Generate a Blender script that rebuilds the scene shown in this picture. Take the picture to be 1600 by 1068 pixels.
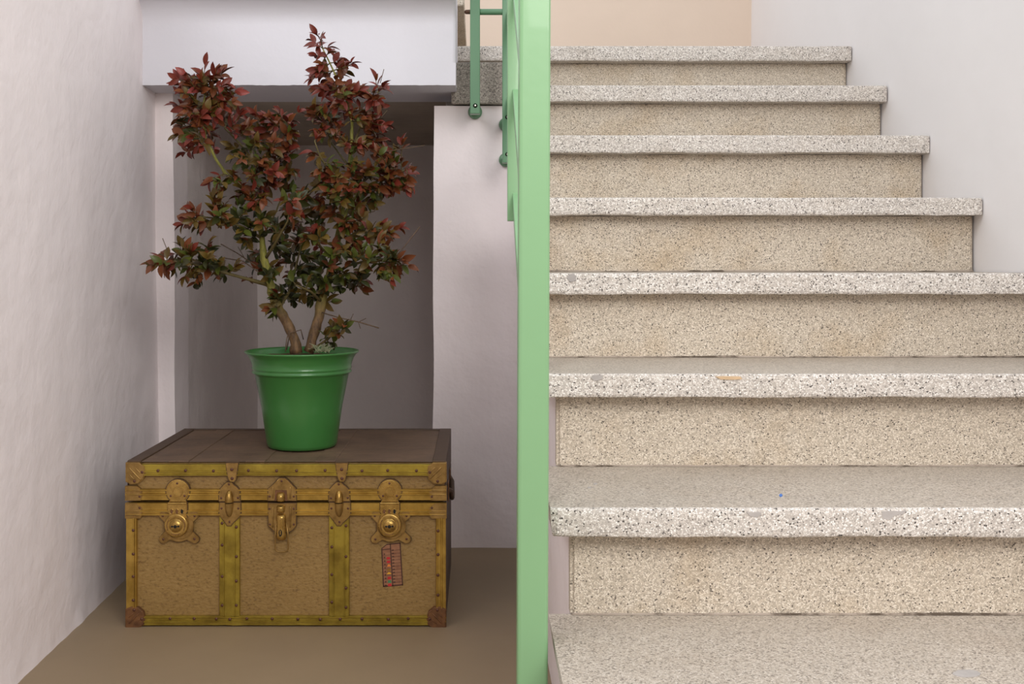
import bpy, bmesh, math, random
from mathutils import Vector, Matrix, noise as mnoise

random.seed(7)
S = bpy.context.scene
for o in list(bpy.data.objects):
    bpy.data.objects.remove(o)
C = S.collection

# ------------------------------------------------------------------ camera, world, lights, exposure
F_PX, XC, YH, EYE = 1742.0, 745.0, 412.0, 0.794
cam = bpy.data.cameras.new('camera')
cam.sensor_width = 36.0
cam.lens = F_PX / 1600 * 36
cam.shift_x = (800 - XC) / 1600
cam.shift_y = -(534 - YH) / 1600
cam.clip_start = 0.05
co = bpy.data.objects.new('camera', cam)
co.location = (0, 0, EYE)
co.rotation_euler = (math.pi / 2, 0, 0)
C.objects.link(co)
S.camera = co

w = bpy.data.worlds.new('daylight')
S.world = w
w.use_nodes = True
bg = w.node_tree.nodes['Background']
bg.inputs[0].default_value = (0.93, 0.96, 1.0, 1)
bg.inputs[1].default_value = 1.05

def area(name, loc, target, sx, sy, power, col):
    l = bpy.data.lights.new(name, 'AREA')
    l.shape = 'RECTANGLE'; l.size = sx; l.size_y = sy
    l.energy = power; l.color = col
    o = bpy.data.objects.new(name, l)
    o.location = loc
    d = Vector(target) - Vector(loc)
    o.rotation_euler = d.to_track_quat('-Z', 'Y').to_euler()
    C.objects.link(o)
    return o
area('window_light', (0.9, -0.8, 2.15), (-0.2, 2.8, 0.6), 1.6, 1.2, 64, (1.0, 0.97, 0.93))
area('left_fill_light', (-2.1, 0.0, 3.5), (0.7, 3.0, 0.9), 1.6, 1.4, 58, (0.97, 0.98, 1.0))  # unseen fill lamp, added to brighten the right wall and left-facing sides
area('stairwell_light', (0.75, 4.0, 3.4), (0.75, 4.3, 1.5), 0.8, 0.8, 2.5, (1.0, 0.93, 0.84))

S.view_settings.view_transform = 'Standard'
S.view_settings.look = 'None'
S.view_settings.gamma = 1.0
S.view_settings.use_curve_mapping = False
S.view_settings.exposure = 0.0

# ------------------------------------------------------------------ helpers
def px(x, y, D):
    """point seen at photo pixel (x, y) at distance D"""
    return Vector(((x - XC) * D / F_PX, D, EYE - (y - YH) * D / F_PX))

def lin(c):
    def f(v):
        v /= 255.0
        return v / 12.92 if v <= 0.04045 else ((v + 0.055) / 1.055) ** 2.4
    return (f(c[0]), f(c[1]), f(c[2]), 1)

class NT:
    def __init__(self, name):
        self.m = bpy.data.materials.new(name)
        self.m.use_nodes = True
        self.t = self.m.node_tree
        self.b = self.t.nodes['Principled BSDF']
    def n(self, typ, **kw):
        nd = self.t.nodes.new(typ)
        for k, v in kw.items():
            if k.startswith('i_'):
                nd.inputs[k[2:].replace('_', ' ')].default_value = v
            else:
                setattr(nd, k, v)
        return nd
    def l(self, a, b):
        self.t.links.new(a, b)
    def coords(self, scale=(1, 1, 1)):
        tc = self.n('ShaderNodeNewGeometry') if False else self.n('ShaderNodeTexCoord')
        mp = self.n('ShaderNodeMapping')
        mp.inputs['Scale'].default_value = scale
        self.l(tc.outputs['Object'], mp.inputs['Vector'])
        return mp.outputs['Vector']
    def noise(self, vec, scale, detail=3, rough=0.5):
        nd = self.n('ShaderNodeTexNoise', i_Scale=scale, i_Detail=detail, i_Roughness=rough)
        self.l(vec, nd.inputs['Vector'])
        return nd.outputs['Fac']
    def ramp(self, fac, stops, interp='LINEAR'):
        r = self.n('ShaderNodeValToRGB')
        r.color_ramp.interpolation = interp
        e = r.color_ramp.elements
        while len(e) < len(stops): e.new(0.5)
        for el, (p, c) in zip(e, stops):
            el.position = p
            el.color = c if len(c) == 4 else (c[0], c[1], c[2], 1)
        self.l(fac, r.inputs['Fac'])
        return r.outputs['Color']
    def mix(self, a, b, fac, mode='MIX'):
        m = self.n('ShaderNodeMix', data_type='RGBA', blend_type=mode)
        for s, v in ((m.inputs[0], fac), (m.inputs[6], a), (m.inputs[7], b)):
            if hasattr(v, 'links'): self.l(v, s)
            elif isinstance(v, (int, float)): s.default_value = v
            else: s.default_value = v if len(v) == 4 else (*v, 1)
        return m.outputs[2]
    def math(self, op, a, b=0.0, c=None):
        m = self.n('ShaderNodeMath', operation=op)
        for i, v in enumerate((a, b) if c is None else (a, b, c)):
            if hasattr(v, 'links'): self.l(v, m.inputs[i])
            else: m.inputs[i].default_value = v
        return m.outputs[0]
    def bump(self, h, strength, dist):
        bp = self.n('ShaderNodeBump', i_Strength=strength, i_Distance=dist)
        self.l(h, bp.inputs['Height'])
        self.l(bp.outputs['Normal'], self.b.inputs['Normal'])
    def base(self, col):
        if hasattr(col, 'links'): self.l(col, self.b.inputs['Base Color'])
        else: self.b.inputs['Base Color'].default_value = col
    def set(self, **kw):
        for k, v in kw.items():
            self.b.inputs[k.replace('_', ' ')].default_value = v

def plaster(name, c, var=0.06, bump=0.25):
    k = NT(name); v = k.coords()
    base = lin(c)
    dk = tuple(x * (1 - var * 2) for x in base[:3])
    lt = tuple(min(1, x * (1 + var)) for x in base[:3])
    f = k.noise(v, 2.3, 5, 0.6)
    col = k.ramp(f, [(0.3, dk), (0.7, lt)])
    k.base(col); k.set(Roughness=0.85)
    h = k.math('ADD', k.math('MULTIPLY', k.noise(v, 9, 4), 1.0), k.math('MULTIPLY', k.noise(v, 120, 3), 0.05))
    k.bump(h, bump, 0.02)
    return k.m

def terrazzo(name, base, white, dark, worn=0.0, scale=185, darkshare=0.09, stain=(196, 172, 128), stain_amt=0.35):
    k = NT(name); v = k.coords()
    # slightly warped so the chips are angular but not regular
    vo = k.n('ShaderNodeTexVoronoi', feature='F1', i_Scale=scale, i_Randomness=1.0)
    k.l(v, vo.inputs['Vector'])
    rgb = k.n('ShaderNodeSeparateColor'); k.l(vo.outputs['Color'], rgb.inputs[0])
    chips = k.ramp(rgb.outputs[0], [
        (0.0, lin(dark)), (darkshare, lin(tuple(x * 0.74 for x in base))),
        (darkshare + 0.07, lin(tuple(x * 0.90 for x in base))), (0.38, lin(base)), (0.60, lin(tuple((a + b) / 2 for a, b in zip(base, white)))),
        (0.80, lin(white))], 'CONSTANT')
    edge = k.n('ShaderNodeTexVoronoi', feature='DISTANCE_TO_EDGE', i_Scale=scale, i_Randomness=1.0)
    k.l(v, edge.inputs['Vector'])
    em = k.ramp(edge.outputs['Distance'], [(0.0, (0, 0, 0)), (0.16, (1, 1, 1))])
    col = k.mix(lin(tuple(x * 0.85 for x in base)), chips, em)
    # bigger sparse dark chips
    vb = k.n('ShaderNodeTexVoronoi', feature='F1', i_Scale=scale * 0.47, i_Randomness=1.0)
    k.l(v, vb.inputs['Vector'])
    sb = k.n('ShaderNodeSeparateColor'); k.l(vb.outputs['Color'], sb.inputs[0])
    m1 = k.math('LESS_THAN', k.math('ADD', vb.outputs['Distance'], k.math('MULTIPLY', k.noise(v, scale * 1.3, 2), 0.5)), 0.52)
    m2 = k.math('LESS_THAN', sb.outputs[1], 0.085)
    col = k.mix(col, lin(dark), k.math('MULTIPLY', m1, m2))
    # fine grit
    fine = k.ramp(k.noise(v, scale * 3.2, 2, 0.6), [(0.33, (0.72, 0.71, 0.69)), (0.5, (1, 1, 1)), (0.7, (1.12, 1.12, 1.12))])
    col = k.mix(col, fine, 0.55, 'MULTIPLY')
    # broad stains
    st = k.ramp(k.noise(v, 5.5, 4, 0.6), [(0.52, (0, 0, 0)), (0.72, (1, 1, 1))])
    stm = k.n('ShaderNodeRGBToBW'); k.l(st, stm.inputs[0])
    col = k.mix(col, lin(stain), k.math('MULTIPLY', stm.outputs[0], stain_amt), 'MULTIPLY')
    if worn:
        wn = k.ramp(k.noise(v, 9, 5, 0.65), [(0.3, lin(tuple(x * 0.92 for x in base))), (0.7, lin(tuple(x * 1.03 for x in base)))])
        col = k.mix(col, wn, worn)
    k.base(col); k.set(Roughness=0.6 if not worn else 0.5)
    k.bump(k.math('ADD', edge.outputs['Distance'], k.noise(v, scale * 2, 2)), 0.25 if not worn else 0.1, 0.002)
    return k.m

def paint(name, c, rough=0.35, var=0.04, coat=0.0):
    k = NT(name); v = k.coords()
    base = lin(c)
    f = k.noise(v, 6, 3)
    k.base(k.ramp(f, [(0.3, tuple(x * (1 - var) for x in base[:3])), (0.7, tuple(min(1, x * (1 + var)) for x in base[:3]))]))
    k.set(Roughness=rough)
    k.b.inputs['Coat Weight'].default_value = coat
    k.bump(k.noise(v, 60, 2), 0.06, 0.003)
    return k.m

def metal(name, c, c2, rough=0.42, metallic=0.75, scale=25, stretch=(1, 1, 1)):
    k = NT(name); v = k.coords(stretch)
    f = k.noise(v, scale, 5, 0.65)
    k.base(k.ramp(f, [(0.32, lin(c2)), (0.62, lin(c))]))
    k.set(Metallic=metallic)
    rr = k.ramp(k.noise(v, scale * 2.5, 3), [(0.3, (rough * 0.8,) * 3), (0.7, (rough * 1.25,) * 3)])
    k.l(rr, k.b.inputs['Roughness'])
    k.bump(k.noise(v, scale * 4, 3), 0.12, 0.002)
    return k.m

def plain(name, c, rough=0.6, metallic=0.0):
    k = NT(name); v = k.coords()
    b = lin(c)
    k.base(k.ramp(k.noise(v, 40, 3), [(0.3, tuple(x * 0.88 for x in b[:3])), (0.7, tuple(min(1, x * 1.1) for x in b[:3]))]))
    k.set(Roughness=rough, Metallic=metallic)
    return k.m

def leafmat(name, c, c2):
    k = NT(name)
    oi = k.n('ShaderNodeObjectInfo')
    tc = k.n('ShaderNodeTexCoord')
    ns = k.n('ShaderNodeTexNoise', i_Scale=55.0, i_Detail=2.0)
    k.l(tc.outputs['Object'], ns.inputs['Vector'])
    f = k.math('ADD', k.math('MULTIPLY', oi.outputs['Random'], 0.5), k.math('MULTIPLY', ns.outputs['Fac'], 0.6))
    k.base(k.ramp(f, [(0.15, lin(c)), (0.85, lin(c2))]))
    k.set(Roughness=0.38)
    k.b.inputs['Specular IOR Level'].default_value = 0.3
    return k.m

def link(o, parent=None):
    C.objects.link(o)
    if parent is not None:
        o.parent = parent
    return o

def obj(name, bm, mat, parent=None, smooth=False):
    me = bpy.data.meshes.new(name)
    bmesh.ops.recalc_face_normals(bm, faces=bm.faces[:])
    bm.to_mesh(me); bm.free()
    for m in (mat if isinstance(mat, (list, tuple)) else [mat]):
        me.materials.append(m)
    if smooth:
        me.polygons.foreach_set('use_smooth', [True] * len(me.polygons))
    return link(bpy.data.objects.new(name, me), parent)

def struct(o):
    o['kind'] = 'structure'
    return o

def thing(name, loc, label, cat):
    o = bpy.data.objects.new(name, None)
    o.empty_display_size = 0.1
    o.location = loc
    o['label'] = label; o['category'] = cat
    C.objects.link(o)
    return o

def box_bm(x0, x1, y0, y1, z0, z1, bevel=0, seg=2, bm=None):
    own = bm is None
    bm = bm or bmesh.new()
    r = bmesh.ops.create_cube(bm, size=1)
    vs = r['verts']
    for v in vs:
        v.co = Vector(((x0 + x1) / 2 + v.co.x * (x1 - x0), (y0 + y1) / 2 + v.co.y * (y1 - y0), (z0 + z1) / 2 + v.co.z * (z1 - z0)))
    if bevel:
        es = list({e for v in vs for e in v.link_edges})
        bmesh.ops.bevel(bm, geom=es, offset=bevel, segments=seg, profile=0.5, affect='EDGES')
    return bm

def tube_bm(pts, radii, n=8, bm=None, cap=True):
    bm = bm or bmesh.new()
    pts = [Vector(p) for p in pts]
    rings = []
    for i, p in enumerate(pts):
        d = (pts[min(i + 1, len(pts) - 1)] - pts[max(i - 1, 0)]).normalized()
        a = d.orthogonal().normalized() if i == 0 else (rings_a - d * rings_a.dot(d)).normalized()
        rings_a = a
        b = d.cross(a)
        r = radii[i] if isinstance(radii, (list, tuple)) else radii
        rings.append([bm.verts.new(p + (a * math.cos(t) + b * math.sin(t)) * r) for t in (2 * math.pi * j / n for j in range(n))])
    for r0, r1 in zip(rings, rings[1:]):
        for j in range(n):
            bm.faces.new((r0[j], r0[(j + 1) % n], r1[(j + 1) % n], r1[j]))
    if cap:
        bm.faces.new(rings[0][::-1]); bm.faces.new(rings[-1])
    return bm

def lathe_bm(prof, n=48, centre=(0, 0, 0), axis='z', bm=None):
    bm = bm or bmesh.new()
    c = Vector(centre)
    rings = []
    for r, h in prof:
        ring = []
        if r < 1e-6:
            p = Vector((0, 0, h)) if axis == 'z' else Vector((0, -h, 0))
            ring = [bm.verts.new(c + p)]
        else:
            for j in range(n):
                t = 2 * math.pi * j / n
                p = Vector((r * math.cos(t), r * math.sin(t), h)) if axis == 'z' else Vector((r * math.cos(t), -h, r * math.sin(t)))
                ring.append(bm.verts.new(c + p))
        rings.append(ring)
    for a, b in zip(rings, rings[1:]):
        if len(a) == 1 and len(b) == 1: continue
        for j in range(n):
            j2 = (j + 1) % n
            if len(a) == 1: bm.faces.new((a[0], b[j], b[j2]))
            elif len(b) == 1: bm.faces.new((a[j], a[j2], b[0]))
            else: bm.faces.new((a[j], a[j2], b[j2], b[j]))
    return bm

def grid_bm(fn, nu, nv, bm=None):
    bm = bm or bmesh.new()
    vs = [[bm.verts.new(fn(i / nu, j / nv)) for j in range(nv + 1)] for i in range(nu + 1)]
    for i in range(nu):
        for j in range(nv):
            bm.faces.new((vs[i][j], vs[i + 1][j], vs[i + 1][j + 1], vs[i][j + 1]))
    return bm

# ------------------------------------------------------------------ materials
M = {}
M['wall'] = plaster('white_plaster', (238, 228, 228), 0.02, 0.35)
M['beamw'] = plaster('beam_white_paint', (214, 212, 218), 0.01, 0.15)
M['wallr'] = plaster('right_white_plaster', (236, 232, 232), 0.01, 0.12)
M['tanw'] = plaster('tan_wall_paint', (216, 197, 180), 0.02, 0.12)
M['alcove'] = plaster('alcove_plaster', (238, 229, 227), 0.03, 0.5)
M['alcove_top'] = plaster('bare_alcove_ceiling', (172, 160, 146), 0.1, 0.5)
M['floor'] = plaster('taupe_screed', (146, 126, 100), 0.05, 0.06)
M['floor'].node_tree.nodes['Principled BSDF'].inputs['Roughness'].default_value = 0.55
M['tread'] = terrazzo('terrazzo_nosing', (208, 199, 190), (246, 241, 235), (62, 57, 54), 0.0, 410, 0.05, (214, 200, 180), 0.2)
M['top'] = terrazzo('terrazzo_worn_tread', (186, 174, 160), (216, 207, 196), (84, 77, 72), 0.25, 400, 0.11, (214, 196, 172), 0.25)
M['riser'] = terrazzo('terrazzo_riser', (205, 191, 172), (236, 225, 209), (74, 66, 60), 0.0, 480, 0.03, (222, 200, 160), 0.45)
M['riser_grey'] = terrazzo('terrazzo_grey_edge', (160, 150, 140), (190, 180, 168), (92, 84, 78), 0.0, 330, 0.06, (214, 200, 180), 0.2)
k = NT('grey_mortar'); v = k.coords()
k.base(k.ramp(k.noise(v, 11, 5, 0.7), [(0.42, lin((84, 72, 60))), (0.52, lin((158, 145, 132))), (0.8, lin((176, 164, 152)))])); k.set(Roughness=0.85)
M['grout'] = k.m
M['patch'] = plain('grey_filler', (168, 162, 158), 0.7)
M['patch_o'] = plain('ochre_filler', (206, 176, 140), 0.7)
M['blue'] = plain('blue_paint', (50, 110, 190), 0.5)
M['green'] = paint('light_green_gloss_paint', (129, 171, 126), 0.33, 0.02, 0.15)
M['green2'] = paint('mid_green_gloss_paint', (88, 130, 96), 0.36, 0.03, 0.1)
M['steel'] = plain('bright_steel', (205, 200, 190), 0.25, 1.0)
M['rust'] = plain('rusty_bolt', (96, 70, 56), 0.6, 0.6)
M['pot'] = paint('pot_green_enamel', (56, 115, 54), 0.3, 0.05, 0.25)
M['soil'] = plain('brown_soil', (84, 58, 34), 0.95)
M['moss'] = plain('pale_dry_moss', (150, 156, 122), 0.9)
M['bark'] = None

def barkmat():
    k = NT('crape_bark'); v = k.coords((1, 1, 0.4))
    tc = k.n('ShaderNodeTexCoord'); sp = k.n('ShaderNodeSeparateXYZ'); k.l(tc.outputs['Object'], sp.inputs[0])
    low = k.ramp(k.noise(v, 70, 4, 0.7), [(0.35, lin((70, 50, 32))), (0.6, lin((122, 93, 60)))])
    high = k.ramp(k.noise(v, 70, 4, 0.7), [(0.35, lin((92, 88, 34))), (0.6, lin((136, 132, 56)))])
    hz = k.n('ShaderNodeMapRange'); hz.inputs[1].default_value = 0.09; hz.inputs[2].default_value = 0.17
    k.l(sp.outputs[2], hz.inputs[0])
    k.base(k.mix(low, high, hz.outputs[0])); k.set(Roughness=0.7)
    k.bump(k.noise(v, 120, 3), 0.4, 0.004)
    return k.m
M['bark'] = barkmat()
M['young'] = plain('olive_brown_young_bark', (88, 76, 38), 0.7)
M['twig'] = plain('dry_brown_twig', (92, 72, 54), 0.8)

# ------------------------------------------------------------------ setting
G, H = 0.2922, 0.17
d0, e0, nose, thick = 3.587, 4.106, 0.158, 0.25
tops = {8: 71.5, 7: 133, 6: 211, 5: 308.5, 4: 426.5, 3: 584, 2: 794}
bots = {8: 95, 7: 158.5, 6: 238.5, 5: 336, 4: 459.5, 3: 621, 2: 839}
def Dk(k): return (d0 + k) * G
def zt(k):
    if k in tops: return EYE - (tops[k] - YH) * Dk(k) / F_PX
    return EYE + (k - e0) * H
def zb(k):
    if k in bots: return EYE - (bots[k] - YH) * Dk(k) / F_PX
    return zt(k) - thick * H
PIER = 3.12
BEAM = 2.997
ZC = 1.274
XR = 1.14
XL_TREAD, XL_RISER = 0.106, 0.141
XL7 = -0.0746
BACK = 4.64

# floor
bm = grid_bm(lambda u, v: Vector((-5.0 + 10.0 * u, -8.0 + 12.7 * v, 0)), 10, 13)
struct(obj('floor', bm, M['floor']))

struct(obj('wall_front', box_bm(-3.6, 3.6, -2.9, -2.8, 0, 2.5), M['wall']))
# left wall (leans and bows a little)
def lw(y, z):
    t = min(1, max(0, (y - 2.2) / 0.9)); t = t * t * (3 - 2 * t)
    n = mnoise.noise(Vector((y * 1.7, z * 1.7, 0))) * 0.004
    return -0.875 - 0.014 * t - 0.010 * max(0, min(z, 1.3)) / 1.2 + n
def lwf(u, v):
    y = 0.6 + (PIER - 0.57) * u; z = -0.01 + 1.72 * v
    p = Vector((lw(y, z), y, z))
    if v == 0: p.x += 0.006 * mnoise.noise(Vector((y * 14, 0, 3))) + 0.004
    return p
struct(obj('wall_left', grid_bm(lwf, 160, 50), M['wall'], smooth=True))

# wall at the back of the lower space: two piers beside the alcove opening
def pier(x0f, x1f, z1, name):
    def f(u, v):
        z = v * z1
        a, b = x0f(z), x1f(z)
        return Vector((a + (b - a) * u, PIER + 0.004 * mnoise.noise(Vector((a * 3 + u * 2, 0, z * 4))), z))
    bm = grid_bm(f, 12, 40)
    # give it thickness
    r = bmesh.ops.extrude_face_region(bm, geom=bm.faces[:])
    for v in r['geom']:
        if isinstance(v, bmesh.types.BMVert): v.co.y += 0.15
    bmesh.ops.bevel(bm, geom=[e for e in bm.edges if e.is_manifold and e.calc_face_angle(0) > 1.2 and abs((e.verts[0].co - e.verts[1].co).z) > 0.01], offset=0.008, segments=2, affect='EDGES')
    return struct(obj(name, bm, M['wall'], smooth=False))
wob = lambda z, s: 0.003 * mnoise.noise(Vector((s, z * 3.0, s * 2)))
pier(lambda z: -0.93, lambda z: -0.842 + wob(z, 1) - 0.006 * z, ZC + 0.02, 'wall_back_left')
pier(lambda z: -0.125 + 1.6 * wob(z, 5) + 0.004 * z, lambda z: 0.138, EYE + (412 - 162) * 3.1 / F_PX - 0.003, 'wall_back_right')
# alcove behind
struct(obj('wall_alcove_left', grid_bm(lambda u, v: Vector((-0.885 + 0.006 * mnoise.noise(Vector((u * 5, v * 3, 2))), PIER + 0.14 + 1.3 * u, 1.6 * v)), 20, 20), M['alcove'], smooth=True))
struct(obj('wall_alcove_right', grid_bm(lambda u, v: Vector((-0.09 + 0.16 * 0, PIER + 0.14 + 1.3 * u, 1.4 * v)), 2, 2), M['alcove']))
struct(obj('wall_alcove_back', grid_bm(lambda u, v: Vector((-0.95 + 1.0 * u, 4.50 + 0.006 * mnoise.noise(Vector((u * 4, v * 4, 8))), 1.35 * v)), 12, 12), M['alcove'], smooth=True))
# beam over the alcove: bright front, soft cove at the top, rough lower arris
BL, BR = -0.95, -0.0568
prof = [(BEAM, ZC + 0.000), (BEAM, ZC + 0.06), (BEAM, 1.38), (BEAM, 1.43)] + [(BEAM - 0.065 + 0.065 * math.cos(math.radians(a)), 1.438 + 0.065 * math.sin(math.radians(a))) for a in range(0, 86, 5)]
bm = bmesh.new()
nx = 90
cols = []
for i in range(nx + 1):
    x = BL + (BR - BL) * i / nx
    col = []
    zlow = ZC + 0.0015 * mnoise.noise(Vector((x * 22, 1, 1))) + 0.001 * mnoise.noise(Vector((x * 80, 1, 1)))
    for j, (y, z) in enumerate(prof):
        xx = x
        if i == nx: xx += 0.0012 * mnoise.noise(Vector((z * 40, 3, 3)))
        col.append(bm.verts.new((xx, y, zlow if j == 0 else z)))
    col.append(bm.verts.new((x, BEAM - 0.06, 1.56)))
    col.append(bm.verts.new((x, PIER + 0.16, 1.56)))
    col.append(bm.verts.new((x, PIER + 0.16, ZC - 0.004)))
    col.append(bm.verts.new((x, PIER - 0.01, ZC - 0.003)))
    cols.append(col)
for a, b in zip(cols, cols[1:]):
    n = len(a)
    for j in range(n):
        f = bm.faces.new((a[j], a[(j + 1) % n], b[(j + 1) % n], b[j]))
        f.smooth = 1 <= j < len(prof) - 1
bm.faces.new(cols[0]); bm.faces.new(cols[-1][::-1])
struct(obj('trim_1', bm, M['beamw']))
struct(obj('ceiling_alcove', box_bm(-0.95, -0.06, PIER + 0.155, 4.56, ZC - 0.002, ZC + 0.1), M['alcove_top']))

# right wall and wall behind the landing
struct(obj('wall_right', grid_bm(lambda u, v: Vector((XR + 0.002 + 0.004 * mnoise.noise(Vector((u * 9, v * 5, 4))), 0.6 + (BACK - 0.58) * u, -0.0 + 2.2 * v)), 80, 40), M['wallr'], smooth=True))
struct(obj('wall_back', grid_bm(lambda u, v: Vector((-0.95 + 2.2 * u, BACK, 1.3 + 0.95 * v)), 8, 8), M['tanw']))

# ------------------------------------------------------------------ staircase
stair = thing('staircase', (0.6, Dk(1), 0), 'worn beige terrazzo staircase rising along the right white wall', 'staircase')
SL = Vector(stair.location)
def rel(bm, L):
    for v in bm.verts: v.co -= L
    return bm

def slab_bm(x0, x1, y0, y1, z0, z1, rough=0.0012, seed=0, r=0.006, step=0.012):
    """long slab with rounded, chipped front edges: a section swept along x"""
    sec = [(y1, z0), (y0 + r * 0.6, z0)]
    for a in (0.35, 0.7): sec.append((y0 + r * 0.6 * (1 - a), z0 + r * 0.6 * a * a))
    sec += [(y0, z0 + r), (y0, (z0 + z1) / 2), (y0, z1 - r * 1.3)]
    for a in (30, 60): sec.append((y0 + r - r * math.cos(math.radians(a)), z1 - r + r * math.sin(math.radians(a)) - 0))
    sec += [(y0 + r, z1), (y0 + (y1 - y0) * 0.4, z1), (y1, z1)]
    bm = bmesh.new()
    n = max(4, int((x1 - x0) / step))
    cols = []
    for i in range(n + 1):
        x = x0 + (x1 - x0) * i / n
        col = []
        for j, (y, z) in enumerate(sec):
            dy = dz = 0
            if 0 < j < len(sec) - 2:
                q = Vector((x * 9, j * 0.35, seed * 7.3)); q2 = Vector((x * 55, j * 0.6, seed * 3.1))
                dz = rough * (1.2 * mnoise.noise(q) + 0.8 * mnoise.noise(q2)) if j < 6 else 0.35 * rough * mnoise.noise(q)
                dy = rough * 0.8 * (mnoise.noise(q + Vector((0, 0, 50))) + 0.6 * mnoise.noise(q2 + Vector((0, 0, 50))))
                # rounded ends
            t = min(abs(x - x0), abs(x1 - x))
            if t < 0.008 and j < len(sec) - 2 and j > 0:
                dy += (0.008 - t) * 0.5
            ex = 0.0
            if i == 0 and j < 6: ex = 0.008 * (1 - j / 8)
            elif i == 0: ex = 0.002
            col.append(bm.verts.new((x + ex, y + dy, z + dz)))
        cols.append(col)
    for a, b in zip(cols, cols[1:]):
        m = len(a)
        for j in range(m):
            f = bm.faces.new((a[j], a[(j + 1) % m], b[(j + 1) % m], b[j]))
            if j >= 9 and j < m - 1: f.material_index = 1
    bm.faces.new(cols[0]); bm.faces.new(cols[-1][::-1])
    return bm

treads, risers = {}, {}
for k in range(0, 9):
    xl = XL7 if k >= 8 else (0.1395 if k == 6 else XL_TREAD)
    y0 = Dk(k)
    y1 = Dk(k + 1) + nose * G + 0.004 if k < 8 else BACK - 0.002
    t = obj('tread', rel(slab_bm(xl, XR - 0.001, y0, y1, zb(k), zt(k), 0.0016, k), SL), [M['tread'], M['top']], stair, smooth=False)
    treads[k] = t
    yr = y0 + nose * G
    z_low = zt(k - 1) if k > 0 else 0.0
    # riser slab: left arris rounded, top hidden under the nosing
    bm = box_bm(XL_RISER + (0 if k < 8 else XL7 - XL_RISER + 0.012), XR - 0.002, yr, yr + 0.03, z_low + 0.0005, zb(k) - 0.0005)
    vert = [e for e in bm.edges if abs((e.verts[0].co - e.verts[1].co).normalized().z) > 0.9 and min(v.co.y for v in e.verts) < yr + 0.001]
    bmesh.ops.bevel(bm, geom=vert, offset=0.006, segments=3, affect='EDGES')
    risers[k] = obj('riser', rel(bm, SL), M['riser'], stair)
    # mortar joint between tread and riser foot
    if k > 0:
        xs = XL_RISER + 0.002 if k < 8 else XL7 + 0.02
        def jf(u, v, xs=xs, yr=yr, z=z_low, k=k):
            x = xs + (XR - 0.003 - xs) * u
            a = 0.0035 + 0.0035 * max(0, mnoise.noise(Vector((x * 7, k * 3.3, 0)))) + 0.0012 * mnoise.noise(Vector((x * 45, k, 2)))
            pts = [(yr + 0.001, z + a), (yr - a * 0.5, z + a * 0.35), (yr - a, z + 0.0004)]
            y, zz = pts[round(v * 2)]
            return Vector((x, y, zz))
        obj('mortar_joint', rel(grid_bm(jf, 140, 2), SL), M['grout'], stair)

bm = slab_bm(XL7, XL_TREAD - 0.001, 3.100, 3.38, EYE + (412 - 162) * 3.1 / F_PX, EYE + (412 - 97) * 3.1 / F_PX, 0.0008, 41)
obj('edge_panel', rel(bm, SL), [M['riser_grey'], M['riser_grey']], stair)
# plastered masonry under the flight (left side visible beside the risers)
bm = bmesh.new()
pr = [(Dk(0) + nose * G + 0.02, 0.0)]
for k in range(0, 7):
    yr = Dk(k) + nose * G + 0.02
    pr += [(yr, zt(k - 1) - 0.02 if k else 0.0), (yr, zb(k) - 0.001), (Dk(k + 1) + nose * G + 0.02, zb(k) - 0.001)]
pr[-1] = (PIER - 0.002, zb(6) - 0.001); pr.append((PIER - 0.002, 0.0))
clean = []
for p in pr:
    if not clean or (abs(p[0] - clean[-1][0]) + abs(p[1] - clean[-1][1])) > 1e-4: clean.append(p)
va = [bm.verts.new((XL_RISER + 0.0006, y, z)) for y, z in clean]
vb = [bm.verts.new((XR - 0.005, y, z)) for y, z in clean]
bm.faces.new(va); bm.faces.new(vb[::-1])
for i in range(len(va)):
    j = (i + 1) % len(va)
    bm.faces.new((va[i], va[j], vb[j], vb[i]))
u = obj('masonry_base', rel(bm, SL), M['wall'], stair); u['label'] = 'white plastered side below the treads'

# next flight going left from the landing: first step above the beam
flight2 = thing('upper_staircase', (-0.4, 3.9, zt(8)), 'end of a grey terrazzo step above the white beam, top left of the landing', 'staircase')
L2 = Vector(flight2.location)
bm = slab_bm(3.39, 4.62, 0.038, 0.88, EYE + (412 - 8) * 3.39 / F_PX, EYE + (412 - 8) * 3.39 / F_PX + 0.042, 0.0012, 33)
for v in bm.verts: v.co = Vector((-v.co.y, v.co.x, v.co.z))
obj('tread', rel(bm, L2), [M['riser'], M['top']], flight2)
obj('riser', rel(box_bm(-0.11, -0.08, 3.42, 4.62, zt(8), EYE + (412 - 8) * 3.39 / F_PX - 0.0005), L2), M['riser'], flight2)

# repairs and marks on the treads
def patch(k, pts, mat, front=True, name='filler_patch'):
    bm = bmesh.new()
    if front:
        D = Dk(k) - 0.0012
        vs = [bm.verts.new(px(x, y, D)) for x, y in pts]
        dv = Vector((0, 0.003, 0))
    else:
        vs = []
        for x, y in pts:
            D = (EYE - zt(k) - 0.0008) * F_PX / (y - YH)
            vs.append(bm.verts.new(px(x, y, D)))
        dv = Vector((0, 0, -0.003))
    f = bm.faces.new(vs)
    r = bmesh.ops.extrude_face_region(bm, geom=[f])
    for v in r['geom']:
        if isinstance(v, bmesh.types.BMVert): v.co += dv
    rel(bm, SL)
    return obj(name, bm, mat, treads[k])
def blob(cx, cy, rx, ry, n=10, j=0.18, s=1):
    r = random.Random(s)
    return [(cx + rx * math.cos(t) * (1 + r.uniform(-j, j)), cy + ry * math.sin(t) * (1 + r.uniform(-j, j))) for t in (2 * math.pi * i / n for i in range(n))]
patch(4, blob(893.5, 434, 7.5, 6, s=1), M['patch'])
patch(3, [(923, 590), (926, 586), (934, 585.5), (943, 586), (942, 591), (935, 594), (929, 595)], M['patch'])
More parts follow.
